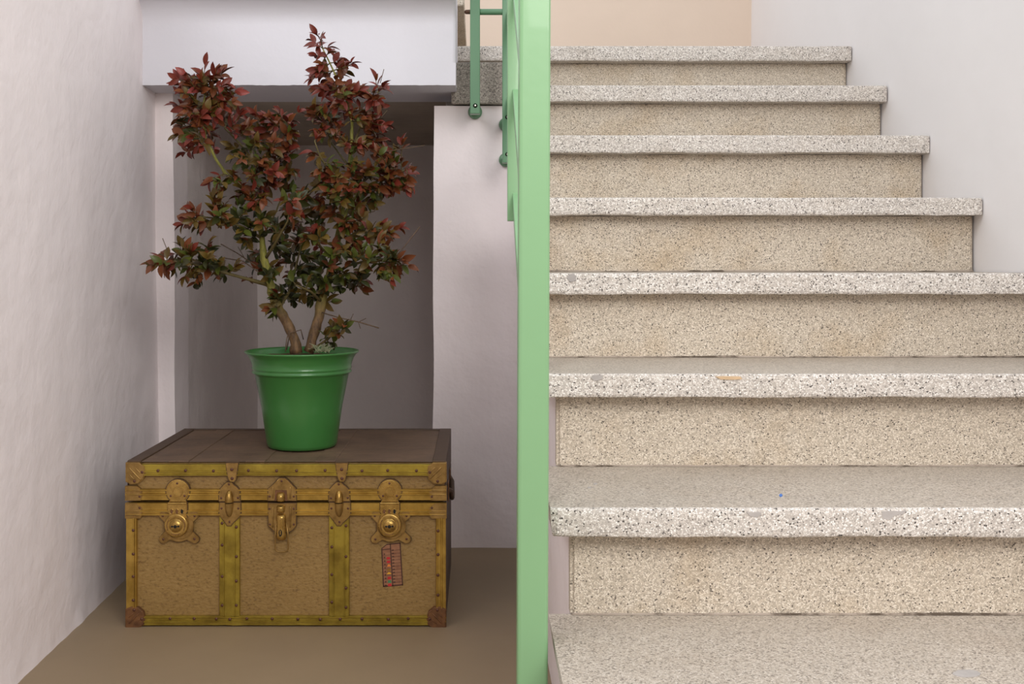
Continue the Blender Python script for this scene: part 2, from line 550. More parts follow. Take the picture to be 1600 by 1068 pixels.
patch(3, [(1118, 588), (1132, 587.5), (1157, 588), (1160, 592), (1145, 593), (1126, 592.5)], M['patch_o'])
patch(2, [(1378, 799), (1392, 798), (1416, 798.5), (1411, 803), (1399, 805), (1390, 812), (1379, 810)], M['patch'])
patch(2, [(1167, 800), (1188, 799.5), (1190, 803), (1183, 808), (1172, 806)], M['patch'])
patch(1, blob(1510, 1051, 22, 6, 14, 0.1, 5), M['patch'], False)
b = patch(2, blob(1220, 773, 2.6, 2.2, 8, 0.1, 6), M['blue'], False, 'paint_fleck')
patch(2, blob(930, 755, 4, 1.2, 8, 0.2, 7), M['patch'], False, 'paint_fleck')
patch(2, blob(921, 761, 3.2, 1.0, 8, 0.2, 8), M['patch'], False, 'paint_fleck')

# ------------------------------------------------------------------ railing
NEWD = 1.55
nx0, nx1 = 0.0575, 0.1005
rail = thing('stair_railing', (0.079, NEWD, 0), 'green painted metal stair railing with a square newel post at the stair foot', 'railing')
RL = Vector(rail.location)
bm = box_bm(nx0, nx1, NEWD, NEWD + 0.043, 0.0, 1.62, 0.005, 3)
for v in bm.verts:
    v.co.x += (v.co.z - 0.794) * 0.0030
    v.co.y -= (v.co.z - 0.2) * 0.022 if v.co.z > 0.01 else 0
newel = obj('newel_post', rel(bm, RL), M['green'], rail)
PX0, PX1 = 0.068, 0.0946
def rpost(D, x0, x1, z0, z1, mat):
    return obj('post', rel(box_bm(x0, x1, D, D + 0.027, z0, z1, 0.0018, 2), RL), mat, rail)
P2 = 2.47
slope = H / G
zb2 = EYE + (412 - 345) * P2 / F_PX
post2 = rpost(P2, PX0, PX1, zb2, 2.02, M['green'])
def bolt(x, z, y0, parent, r=0.0032, mat=None):
    bm = lathe_bm([(0, 0.004), (r * 0.7, 0.0038), (r, 0.0025), (r, 0.0), (r * 1.9, 0.0), (r * 1.9, -0.001), (0, -0.001)], 12, (x, y0, z), 'y')
    return obj('bolt', rel(bm, RL), mat or M['steel'], parent)
def standoff(x, z, y0, y1, parent, mat):
    r = 0.0195
    bm = lathe_bm([(0, 0), (0.010, 0), (0.010, -(y1 - y0) + 0.018), (r * 0.8, -(y1 - y0) + 0.016), (r, -(y1 - y0) + 0.010), (r, -(y1 - y0)), (0, -(y1 - y0))], 24, (x, y0, z), 'y')
    return obj('wall_mount', rel(bm, RL), mat, parent, smooth=False)
P3 = 2.957
z3 = lambda y: EYE + (412 - y) * P3 / F_PX
post3 = rpost(P3, PX0, PX1, z3(254), 2.3, M['green2'])
for yy in (183, 241):
    bolt(0.0813 + 0.0, z3(yy), P3, post3)
    standoff(0.0813, z3(yy), P3 + 0.026, PIER + 0.001, post3, M['green2'])
P4 = 2.990
z4 = lambda y: EYE + (412 - y) * P4 / F_PX
p4x0, p4x1 = (734.5 - XC) * P4 / F_PX, (750 - XC) * P4 / F_PX
post4 = rpost(P4, p4x0, p4x1, z4(177.5), 2.3, M['green2'])
p4c = (p4x0 + p4x1) / 2
bolt(p4c + 0.0005, z4(165), P4, post4)
standoff(p4c, z4(165), P4 + 0.026, PIER + 0.001, post4, M['green2'])
# round cross bar between the two upper posts, with its bolt end sticking out to the left
obj('cross_bar', rel(tube_bm([(p4x1 - 0.002, P4 + 0.013, z4(17)), (PX0 + 0.004, P3 + 0.013, z3(17))], 0.0082, 16), RL), M['green2'], rail, smooth=False)
obj('bolt', rel(tube_bm([(p4x0 + 0.002, P4 + 0.013, z4(17)), (p4x0 - 0.011, P4 + 0.013, z4(17)), (p4x0 - 0.0155, P4 + 0.013, z4(17))], [0.0062, 0.006, 0.003], 10), RL), M['rust'], post4)
# standoff of post 2 against the tread end
bm = lathe_bm([(0, 0), (0.013, 0), (0.013, 0.0108), (0, 0.0108)], 16, (0, 0, 0), 'z')
for v in bm.verts: v.co = Vector((PX1 + v.co.z, Dk(5) + 0.02 + v.co.x - 0.015, (zb(5) + zt(5)) / 2 + v.co.y))
obj('wall_mount', rel(bm, RL), M['green'], post2)
# sloping rails: flat bars parallel to the flight, between newel and post, and between post and post
def sbar(za, Da, Db, mat, x0=0.0794, x1=0.0946, hh=0.034):
    """underside passes height za at distance Da (upper end), runs down to Db"""
    bm = bmesh.new()
    zb_ = za - (Da - Db) * slope
    vs = []
    for x in (x0, x1):
        for (D, z) in ((Da, za), (Db, zb_)):
            vs += [bm.verts.new((x, D, z)), bm.verts.new((x, D, z + hh))]
    a0, a1, b0, b1, c0, c1, d0_, d1 = vs
    for f in ((a0, a1, b1, b0), (c0, d0_, d1, c1), (a0, c0, c1, a1), (b0, b1, d1, d0_), (a0, b0, d0_, c0), (a1, c1, d1, b1)):
        bm.faces.new(f)
    bmesh.ops.bevel(bm, geom=bm.edges[:], offset=0.0012, segments=1, affect='EDGES')
    return obj('sloping_rail', rel(bm, RL), mat, rail)
zz = lambda y: EYE + (412 - y) * P2 / F_PX
for y in (325, 163, 4):
    sbar(zz(y), P2 + 0.001, NEWD + 0.035, M['green'])
    sbar(zz(y) + (P3 - P2) * slope, P3 + 0.001, P2 + 0.026, M['green'])
# hand rail on top (above the picture)
sbar(2.0, P2 + 0.05, NEWD - 0.06, M['green'], 0.060, 0.102, 0.04)

# ------------------------------------------------------------------ steamer trunk
TD = 2.444
TX0, TX1 = (198 - XC) * TD / F_PX, (697 - XC) * TD / F_PX
TY1 = 2.925
tk = thing('steamer_trunk', ((TX0 + TX1) / 2, (TD + TY1) / 2, 0), 'old brown steamer trunk with brass bands, latches and locks on the grey floor', 'trunk')
TL = Vector(tk.location)
UP = TD / F_PX
def tp(x, y, proud=0.0):
    return Vector(((x - XC) * UP, TD - proud, EYE - (y - YH) * UP))

def vellum():
    k = NT('embossed_tan_covering'); v = k.coords((1, 1, 1.6))
    f = k.noise(v, 150, 3, 0.55); g = k.noise(v, 5, 3)
    wv = k.n('ShaderNodeTexVoronoi', feature='DISTANCE_TO_EDGE', i_Scale=60.0); k.l(v, wv.inputs['Vector'])
    c1 = k.ramp(f, [(0.30, lin((112, 86, 46))), (0.42, lin((138, 109, 60))), (0.72, lin((148, 120, 70)))])
    c2 = k.ramp(g, [(0.35, (0.90, 0.87, 0.82)), (0.65, (1.04, 1.02, 1.0))])
    k.base(k.mix(c1, c2, 0.9, 'MULTIPLY')); k.set(Roughness=0.5)
    k.bump(k.noise(v, 130, 3, 0.55), 0.35, 0.004)
    return k.m
def leather():
    k = NT('dark_brown_worn_top'); v = k.coords((1, 1, 1))
    f = k.noise(v, 9, 6, 0.65)
    c = k.ramp(f, [(0.3, lin((84, 64, 50))), (0.7, lin((114, 90, 70)))])
    v2 = k.coords((3, 60, 1))
    s = k.ramp(k.noise(v2, 2.0, 4), [(0.58, (0, 0, 0)), (0.75, (1, 1, 1))])
    sw = k.n('ShaderNodeRGBToBW'); k.l(s, sw.inputs[0])
    k.base(k.mix(c, lin((140, 116, 88)), k.math('MULTIPLY', sw.outputs[0], 0.35))); k.set(Roughness=0.62)
    k.bump(k.noise(v, 60, 4), 0.25, 0.004)
    return k.m
M['vellum'] = vellum(); M['leather'] = leather()
M['brass'] = metal('golden_brass_band', (194, 159, 78), (150, 118, 50), 0.34, 0.75, 18)
M['olive'] = metal('olive_brass_band', (174, 152, 62), (132, 110, 42), 0.36, 0.7, 18)
M['hard'] = metal('bronze_hardware', (168, 135, 78), (126, 97, 52), 0.36, 0.7, 40)
M['hard2'] = metal('bright_bronze_lock', (190, 155, 86), (146, 113, 56), 0.28, 0.8, 40)
M['tarn'] = metal('tarnished_corner', (128, 88, 54), (92, 60, 38), 0.5, 0.4, 60)
M['rim_shade'] = plain('painted_shade_rim', (84, 60, 34), 0.6, 0.2)  # dark colour standing in for contact shade around the plates
M['rivet'] = plain('dark_copper_rivet', (92, 58, 44), 0.45, 0.4)
M['black'] = plain('black_shadow_gap', (16, 12, 9), 0.8)
M['sideleather'] = plain('dark_side_leather', (78, 58, 42), 0.6)

def trel(bm): return rel(bm, TL)
# body and lid
zlid = EYE - (782.5 - YH) * UP
ztop = EYE - (722 - YH) * UP
ysh = 0.004
bm = box_bm(TX0 + 0.002, TX1 - 0.002, TD + ysh, TY1, 0.012, zlid - 0.0022, 0.004, 2)
body = obj('body', trel(bm), M['vellum'], tk)
bm = box_bm(TX0 + 0.002, TX1 - 0.002, TD + ysh, TY1, zlid + 0.0022, ztop - 0.001, 0.006, 2)
lid = obj('lid', trel(bm), M['vellum'], tk)
obj('inner_lip', trel(box_bm(TX0 + 0.010, TX1 - 0.010, TD + 0.012, TY1 - 0.01, zlid - 0.004, zlid + 0.004)), M['black'], tk)
# base runner under the trunk
obj('bottom_board', trel(box_bm(TX0 + 0.012, TX1 - 0.012, TD + 0.01, TY1 - 0.004, 0.0, 0.013)), M['black'], tk)
# top covering, slightly domed and worn, with edge strips
def topf(u, v):
    x = TX0 + 0.002 + (TX1 - TX0 - 0.004) * u; y = TD + 0.003 + (TY1 - TD - 0.004) * v
    return Vector((x, y, ztop + 0.0004 + 0.0009 * mnoise.noise(Vector((x * 7, y * 9, 1)))))
bm = grid_bm(topf, 40, 24)
top = obj('top_cover', trel(bm), M['leather'], lid)
for (a, b) in ((TX0, TX0 + 0.030), (TX1 - 0.030, TX1)):
    s = obj('edge_strip', trel(box_bm(a, b, TD + 0.004, TY1, ztop - 0.002, ztop + 0.0035, 0.0014, 2)), M['sideleather'], lid)
obj('edge_strip', trel(box_bm(TX0, TX1, TY1 - 0.02, TY1 + 0.001, ztop - 0.002, ztop + 0.003, 0.0014, 2)), M['sideleather'], lid)
for sx in (-0.34, -0.10, 0.12):   # two plank joints of the top seen as ridges
    x = (TX0 + TX1) / 2 + sx * (TX1 - TX0)
    obj('top_slat', trel(box_bm(x - 0.022, x + 0.022, TD + 0.006, TY1 - 0.02, ztop - 0.001, ztop + 0.0022, 0.001, 1)), M['leather'], lid)
# right and left sides
for (xa, xb) in ((TX1 - 0.003, TX1), (TX0, TX0 + 0.003)):
    obj('side_cover', trel(box_bm(xa, xb, TD + 0.006, TY1 - 0.001, 0.012, zlid - 0.003)), M['sideleather'], tk)
    obj('side_cover', trel(box_bm(xa, xb, TD + 0.006, TY1 - 0.001, zlid + 0.003, ztop - 0.002)), M['sideleather'], lid)
# handle on the right side
hz = EYE - (790 - YH) * UP - 0.012
ym = (TD + TY1) / 2 - 0.02
pts = [(TX1 + 0.001, ym - 0.075, hz + 0.02), (TX1 + 0.0065, ym - 0.06, hz + 0.012), (TX1 + 0.0085, ym - 0.02, hz - 0.012), (TX1 + 0.0085, ym + 0.02, hz - 0.012), (TX1 + 0.0065, ym + 0.06, hz + 0.012), (TX1 + 0.001, ym + 0.075, hz + 0.02)]
obj('handle', trel(tube_bm(pts, [0.005, 0.006, 0.006, 0.006, 0.006, 0.005], 8)), M['sideleather'], tk, smooth=True)
for s in (-1, 1):
    obj('handle_plate', trel(box_bm(TX1, TX1 + 0.003, ym + s * 0.078 - 0.018, ym + s * 0.078 + 0.018, hz - 0.005, hz + 0.04, 0.002, 2)), M['tarn'], tk)

def band(x0, x1, y0, y1, ridges, mat, proud=0.004, vertical=False, name='edge_band', parent=tk, wave=0.0, seed=0):
    """pressed metal strip with raised beads; ridges = list of (t, width_px, height)"""
    a, b = (y0, y1) if not vertical else (x0, x1)
    sec = [(a, 0.0), (a + 0.3, proud * 0.8), (a + 0.8, proud)]
    for c, wd, hh in ridges:
        sec += [(c - wd / 2, proud), (c - wd / 4, proud + hh), (c + wd / 4, proud + hh), (c + wd / 2, proud)]
    sec += [(b - 0.8, proud), (b - 0.3, proud * 0.8), (b, 0.0)]
    c0, c1 = (x0, x1) if not vertical else (y0, y1)
    n = max(2, int((c1 - c0) / 9))
    bm = bmesh.new(); cols = []
    for i in range(n + 1):
        c = c0 + (c1 - c0) * i / n
        wv = wave * mnoise.noise(Vector((c * 0.05, seed, 0)))
        col = []
        for s, h in sec:
            hh = h + 0.0004 * mnoise.noise(Vector((c * 0.09, s * 0.2, seed)))
            col.append(bm.verts.new(tp(c, s + wv, hh) if not vertical else tp(s + wv, c, hh)))
        col.append(bm.verts.new(col[-1].co + Vector((0, 0.006 + 0.0, 0))))
        col.append(bm.verts.new(col[0].co + Vector((0, 0.006, 0))))
        cols.append(col)
    for p, q in zip(cols, cols[1:]):
        m = len(p)
        for j in range(m): bm.faces.new((p[j], p[(j + 1) % m], q[(j + 1) % m], q[j]))
    bm.faces.new(cols[0]); bm.faces.new(cols[-1][::-1])
    return obj(name, trel(bm), mat, parent)

rivet_mesh = None
def rivet(x, y, proud, parent, r=2.5, mat=None):
    global rivet_mesh
    if rivet_mesh is None:
        b = lathe_bm([(0, 0.0018), (0.0016, 0.0016), (0.0029, 0.0009), (0.0035, 0.0)], 10, (0, 0, 0), 'y')
        bmesh.ops.recalc_face_normals(b, faces=b.faces[:])
        rivet_mesh = bpy.data.meshes.new('rivet'); b.to_mesh(rivet_mesh); b.free()
        rivet_mesh.materials.append(M['rivet'])
    o = bpy.data.objects.new('rivet', rivet_mesh)
    o.location = tp(x, y, proud + (0.0018 if proud < 0.005 else 0.0)) - TL
    o.scale = (r / 2.5,) * 3
    return link(o, parent)

tb = band(198, 697, 724.5, 743, [(735.5, 3.0, 0.0026), (741, 3.0, 0.0026)], M['olive'], 0.004, wave=0.8, seed=1, parent=lid)
for x in (248, 291, 334.5, 389, 433, 464, 508.5, 566, 606, 651): rivet(x, 734.5 + random.uniform(-.6, .6), 0.0045, tb)
lb = band(197, 697, 763, 781, [(764.5, 3.2, 0.0032), (771, 3.2, 0.0032)], M['brass'], 0.0045, seed=2, parent=lid)
ub = band(197, 697, 784.5, 805, [(797, 3.2, 0.0032), (802.5, 3.2, 0.0032)], M['brass'], 0.0045, seed=3)
bb = band(198, 697, 961, 976, [(963, 3.0, 0.0026), (969.5, 3.0, 0.0026)], M['olive'], 0.004, wave=0.7, seed=4)
for x in (267, 304.5, 339, 360, 386.5, 426, 466, 501, 532, 566, 607, 638): rivet(x, 965 + random.uniform(-.7, .7), 0.0045, bb)
vl = band(197.5, 214.5, 804, 958, [(210, 3.0, 0.0026), (213, 2.4, 0.002)], M['brass'], 0.004, True, seed=5)
for y in (827, 864, 899, 936): rivet(209.5, y, 0.0045, vl)
vr = band(681, 697, 804, 958, [(683, 2.4, 0.002), (690, 3.0, 0.0026)], M['brass'], 0.004, True, seed=6)
for y in (828, 865, 897, 928): rivet(684.5, y, 0.0045, vr)
for (xa, xb, rl, rr, sd) in ((343, 375, (816, 850, 899, 944), (822, 868, 906, 944), 7), (514, 546, (823, 853, 896, 939), (820, 868, 917, 947), 8)):
    v = band(xa, xb, 803, 961, [(xa + 7.5, 2.4, 0.002), (xb - 7.5, 2.4, 0.002)], M['olive'], 0.004, True, seed=sd, name='front_slat_band')
    for y in rl: rivet(xa + 5, y, 0.0045, v, 2.4)
    for y in rr: rivet(xb - 5, y, 0.0045, v, 2.4)

def plate(pts, z0, z1, mat, name, parent, bev=0.0012, seg=2):
    """outline in photo pixels, standing from z0 to z1 proud of the trunk front"""
    bm = bmesh.new()
    vs = [bm.verts.new(tp(x, y, z1)) for x, y in pts]
    f = bm.faces.new(vs)
    r = bmesh.ops.extrude_face_region(bm, geom=[f])
    back = [v for v in r['geom'] if isinstance(v, bmesh.types.BMVert)]
    dv = Vector((0, z1 - z0, 0))
    # the extruded copy is pushed back towards the trunk
    for v in back: v.co += dv
    front = [e for e in bm.edges if all(abs(v.co.y - (TD - z1)) < 1e-6 for v in e.verts)]
    if bev:
        bmesh.ops.bevel(bm, geom=front, offset=bev, segments=seg, affect='EDGES', clamp_overlap=True)
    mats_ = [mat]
    if bev and z0 >= -0.001:      # dark flange: crevice shade painted in around the plate
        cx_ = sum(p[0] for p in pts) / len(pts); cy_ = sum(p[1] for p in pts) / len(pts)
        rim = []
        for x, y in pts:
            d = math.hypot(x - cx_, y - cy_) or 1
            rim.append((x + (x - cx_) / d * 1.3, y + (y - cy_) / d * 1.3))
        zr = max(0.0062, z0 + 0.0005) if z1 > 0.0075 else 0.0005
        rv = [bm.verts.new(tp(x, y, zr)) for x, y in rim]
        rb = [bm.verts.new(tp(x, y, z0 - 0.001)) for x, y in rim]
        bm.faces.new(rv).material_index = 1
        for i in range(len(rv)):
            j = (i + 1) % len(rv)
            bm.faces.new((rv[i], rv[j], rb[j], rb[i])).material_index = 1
        mats_ = [mat, M['rim_shade']]
    return obj(name, trel(bm), mats_, parent)
def arc(cx, cy, r, a0, a1, n):
    return [(cx + r * math.cos(math.radians(a0 + (a1 - a0) * i / n)), cy + r * math.sin(math.radians(a0 + (a1 - a0) * i / n))) for i in range(n + 1)]

def ridge(p, q, wd, z0, h, mat, parent, name='ridge'):
    a, b = tp(*p, z0), tp(*q, z0)
    d = (b - a).normalized()
    return obj(name, trel(tube_bm([a, a + d * wd * UP * .5, b - d * wd * UP * .5, b], [wd * UP * 0.3, wd * UP * .5, wd * UP * .5, wd * UP * 0.3], 8)), mat, parent, smooth=True)

# corner caps
def corner(x, y, sx, sy, mat, par):
    # octagon hugging the corner; (x,y) is the outer corner, sx/sy point inwards
    pts = [(0, 0), (21, 0), (29, 6), (31, 15), (28, 26), (20, 33), (9, 34), (0, 30)]
    o = [(x + sx * a, y + sy * b) for a, b in pts]
    if sx * sy < 0: o = o[::-1]
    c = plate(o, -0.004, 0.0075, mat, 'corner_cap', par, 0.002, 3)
    if sy > 0:
        a, b2 = ((x + sx * 6, y + 24), (x + sx * 24, y + 6)) if sx < 0 else ((x + 6, y + 8), (x + 24, y + 27))
    else:
        a, b2 = ((x + sx * 6, y - 8), (x + sx * 22, y - 24))
    if sx < 0 and sy > 0:
        a, b2 = (x - 26, y + 25), (x - 8, y + 7)
    ridge(a, b2, 2.4, 0.0075, 0, mat, c)
    off = 7
    nrm = (1, -1) if (b2[1] - a[1]) * (b2[0] - a[0]) > 0 else (1, 1)
    for s in (-1, 1):
        dx, dy = nrm[0] * off * s * .7, nrm[1] * off * s * .7
        m0 = (a[0] * .72 + b2[0] * .28 + dx, a[1] * .72 + b2[1] * .28 + dy); m1 = (a[0] * .28 + b2[0] * .72 + dx, a[1] * .28 + b2[1] * .72 + dy)
        ridge(m0, m1, 1.8, 0.0075, 0, mat, c)
    for (a_, b_) in ((26, 15), (14, 29)):
        rivet(x + sx * a_, y + sy * b_, 0.0075, c, 2.4)
    return c
corner(197.5, 721.5, 1, 1, M['hard'], lid); corner(698, 721.5, -1, 1, M['hard'], lid)
corner(197, 980, 1, -1, M['tarn'], tk); corner(697.5, 980, -1, -1, M['tarn'], tk)
# brackets at the rails' ends
for (x, s) in ((196.5, 1), (698, -1)):
    for (ya, yb, par, yr) in ((758, 781, lid, 774.5), (785, 809, tk, 792)):
        p = [(x, ya), (x + s * 18, ya), (x + s * 27, ya + 7), (x + s * 27, yb - 7), (x + s * 24, yb), (x, yb)]
        if s < 0: p = p[::-1]
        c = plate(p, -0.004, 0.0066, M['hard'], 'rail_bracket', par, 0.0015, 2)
        for yy in ((764.5, 771) if par is lid else (797, 803)):
            ridge((x + s * 1.5, yy), (x + s * 24, yy), 2.2, 0.0066, 0, M['hard'], c)
        rivet(x + s * 23, yr, 0.0068, c, 1.9)
# tapered clips at the lid's front edge
for cx in (363.5, 534.5):
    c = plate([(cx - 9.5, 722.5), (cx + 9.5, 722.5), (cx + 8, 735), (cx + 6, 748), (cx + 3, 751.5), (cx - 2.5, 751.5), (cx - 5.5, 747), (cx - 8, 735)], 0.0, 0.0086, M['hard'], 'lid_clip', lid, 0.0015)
    rivet(cx, 732, 0.0088, c, 2.6); rivet(cx + .5, 746, 0.0088, c, 2.6)
# dowel latches
for cx in (359, 530):
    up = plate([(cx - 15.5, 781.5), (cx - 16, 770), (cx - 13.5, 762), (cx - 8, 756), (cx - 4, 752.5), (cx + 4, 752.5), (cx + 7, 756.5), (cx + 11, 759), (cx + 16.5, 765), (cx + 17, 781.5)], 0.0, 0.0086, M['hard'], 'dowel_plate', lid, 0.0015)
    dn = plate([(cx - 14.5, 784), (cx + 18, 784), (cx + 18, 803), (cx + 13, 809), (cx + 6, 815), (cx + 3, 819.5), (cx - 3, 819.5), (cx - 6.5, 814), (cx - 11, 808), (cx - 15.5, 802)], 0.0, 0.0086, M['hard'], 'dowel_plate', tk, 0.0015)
    # bullet: two halves
    def half(y0, y1, taper_end, par, mat):
        # ellipsoid half, flat towards the gap
        bm = bmesh.new()
        n, m = 10, 12
        rx, ry, rz = 7.0, abs(y1 - y0), 0.013
        rows = []
        for i in range(n + 1):
            t = i / n * 0.999
            r = math.sqrt(max(0, 1 - t * t))
            y = y0 + (y1 - y0) * t
            rows.append([bm.verts.new(tp(cx + 0.5 + rx * r * math.cos(a), y, 0.006 + rz * r * math.sin(a))) for a in (math.pi * j / m for j in range(m + 1))])
        for p_, q_ in zip(rows, rows[1:]):
            for j in range(m): bm.faces.new((p_[j], p_[j + 1], q_[j + 1], q_[j]))
        bm.faces.new(rows[0])
        return obj('dowel_cup', trel(bm), mat, par, smooth=False)
    half(782.3, 763.5, 0, up, M['hard2']); half(784.2, 807, 0, dn, M['hard'])
    for (dx, yy, pp) in ((-12, 776.5, up), (14, 776, up), (0, 755, up), (-11.5, 792.5, dn), (14.5, 792.5, dn), (1, 813.5, dn)):
        rivet(cx + dx, yy, 0.0087, pp, 1.8)
# centre draw bolt
cx = 441
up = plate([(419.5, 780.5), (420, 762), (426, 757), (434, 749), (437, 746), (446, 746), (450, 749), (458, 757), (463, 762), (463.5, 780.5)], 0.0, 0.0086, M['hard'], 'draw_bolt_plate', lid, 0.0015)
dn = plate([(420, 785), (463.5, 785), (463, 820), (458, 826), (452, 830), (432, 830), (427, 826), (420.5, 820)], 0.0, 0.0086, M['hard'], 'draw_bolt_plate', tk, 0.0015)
for x in (427.5, 454.5):
    ridge((x, 759), (x, 777), 2.6, 0.0086, 0, M['hard'], up); ridge((x, 790), (x, 822), 2.8, 0.0086, 0, M['hard'], dn)
for (x, y, p) in ((422.5, 774, up), (460, 774, up), (441, 750, up), (422.5, 793, dn), (460, 793, dn), (423, 817.5, dn), (460, 817.5, dn)):
    rivet(x, y, 0.0087, p, 1.8)
def pill(x, y0, y1, r, z0, h, mat, name, parent):
    """rounded block, long way vertical"""
    pts = arc(x, y0 + r, r, 180, 360, 8) + arc(x, y1 - r, r, 0, 180, 8)
    return plate(pts, z0, z0 + h, mat, name, parent, h * 0.45, 4)
def halfcyl(x, y0, y1, rx, h, z0, mat, name, parent, e0=0.35, e1=0.35):
    # raised half-round lever with eased ends
    bm = bmesh.new(); rows = []; n, m = 14, 10
    for i in range(n + 1):
        t = i / n; y = y0 + (y1 - y0) * t
        f = 1.0
        if t < e0: f = math.sqrt(max(0.02, 1 - (1 - t / e0) ** 2))
        if t > 1 - e1: f = min(f, math.sqrt(max(0.02, 1 - (1 - (1 - t) / e1) ** 2)))
        wf = 0.72 + 0.28 * f
        rows.append([bm.verts.new(tp(x - rx * wf * math.cos(a), y, z0 + h * f * math.sin(a) ** 0.7)) for a in (math.pi * j / m for j in range(m + 1))])
    for p_, q_ in zip(rows, rows[1:]):
        for j in range(m): bm.faces.new((p_[j], p_[j + 1], q_[j + 1], q_[j]))
    bm.faces.new(rows[0]); bm.faces.new(rows[-1])
    o = obj(name, trel(bm), mat, parent, smooth=True)
    return o
plate([(cx - 10, 764), (cx + 8, 764), (cx + 9, 780.4), (cx - 11, 780.4)], 0.008, 0.0094, M['tarn'], 'bolt_seat', up, 0.0006)
halfcyl(cx - 1, 767, 781.8, 6.6, 0.014, 0.007, M['hard2'], 'bolt_lever', up, 0.5, 0.15)
halfcyl(cx - 1, 787, 799, 6.4, 0.013, 0.007, M['hard2'], 'bolt_lever', dn, 0.3, 0.3)
lever = halfcyl(cx - 0.5, 800.5, 842, 7.6, 0.0125, 0.007, M['hard2'], 'bolt_lever', dn, 0.12, 0.2)
plate([(cx - 0.5 + 2.7 * math.cos(a), 829 + 5.4 * math.sin(a)) for a in (i * math.pi / 6 for i in range(12))], 0.0180, 0.0200, M['black'], 'lever_hole', lever, 0)
plate([(cx - 1.3, 825), (cx + .3, 825), (cx + .3, 831.5), (cx - 1.3, 831.5)], 0.019, 0.0212, M['hard2'], 'lever_pin', lever, 0)
# wire bail
def wire(pts, r, z, mat, name, parent):
    return obj(name, trel(tube_bm([tp(x, y, z) for x, y in pts], r, 8, cap=True)), mat, parent, smooth=True)
wire([(433, 812), (431.5, 835), (431.5, 855), (433.5, 859), (437, 859.7), (446, 859.7), (449.5, 859), (451.5, 855), (451.5, 835), (449, 815)], 0.0016, 0.0105, M['hard'], 'wire_loop', dn)

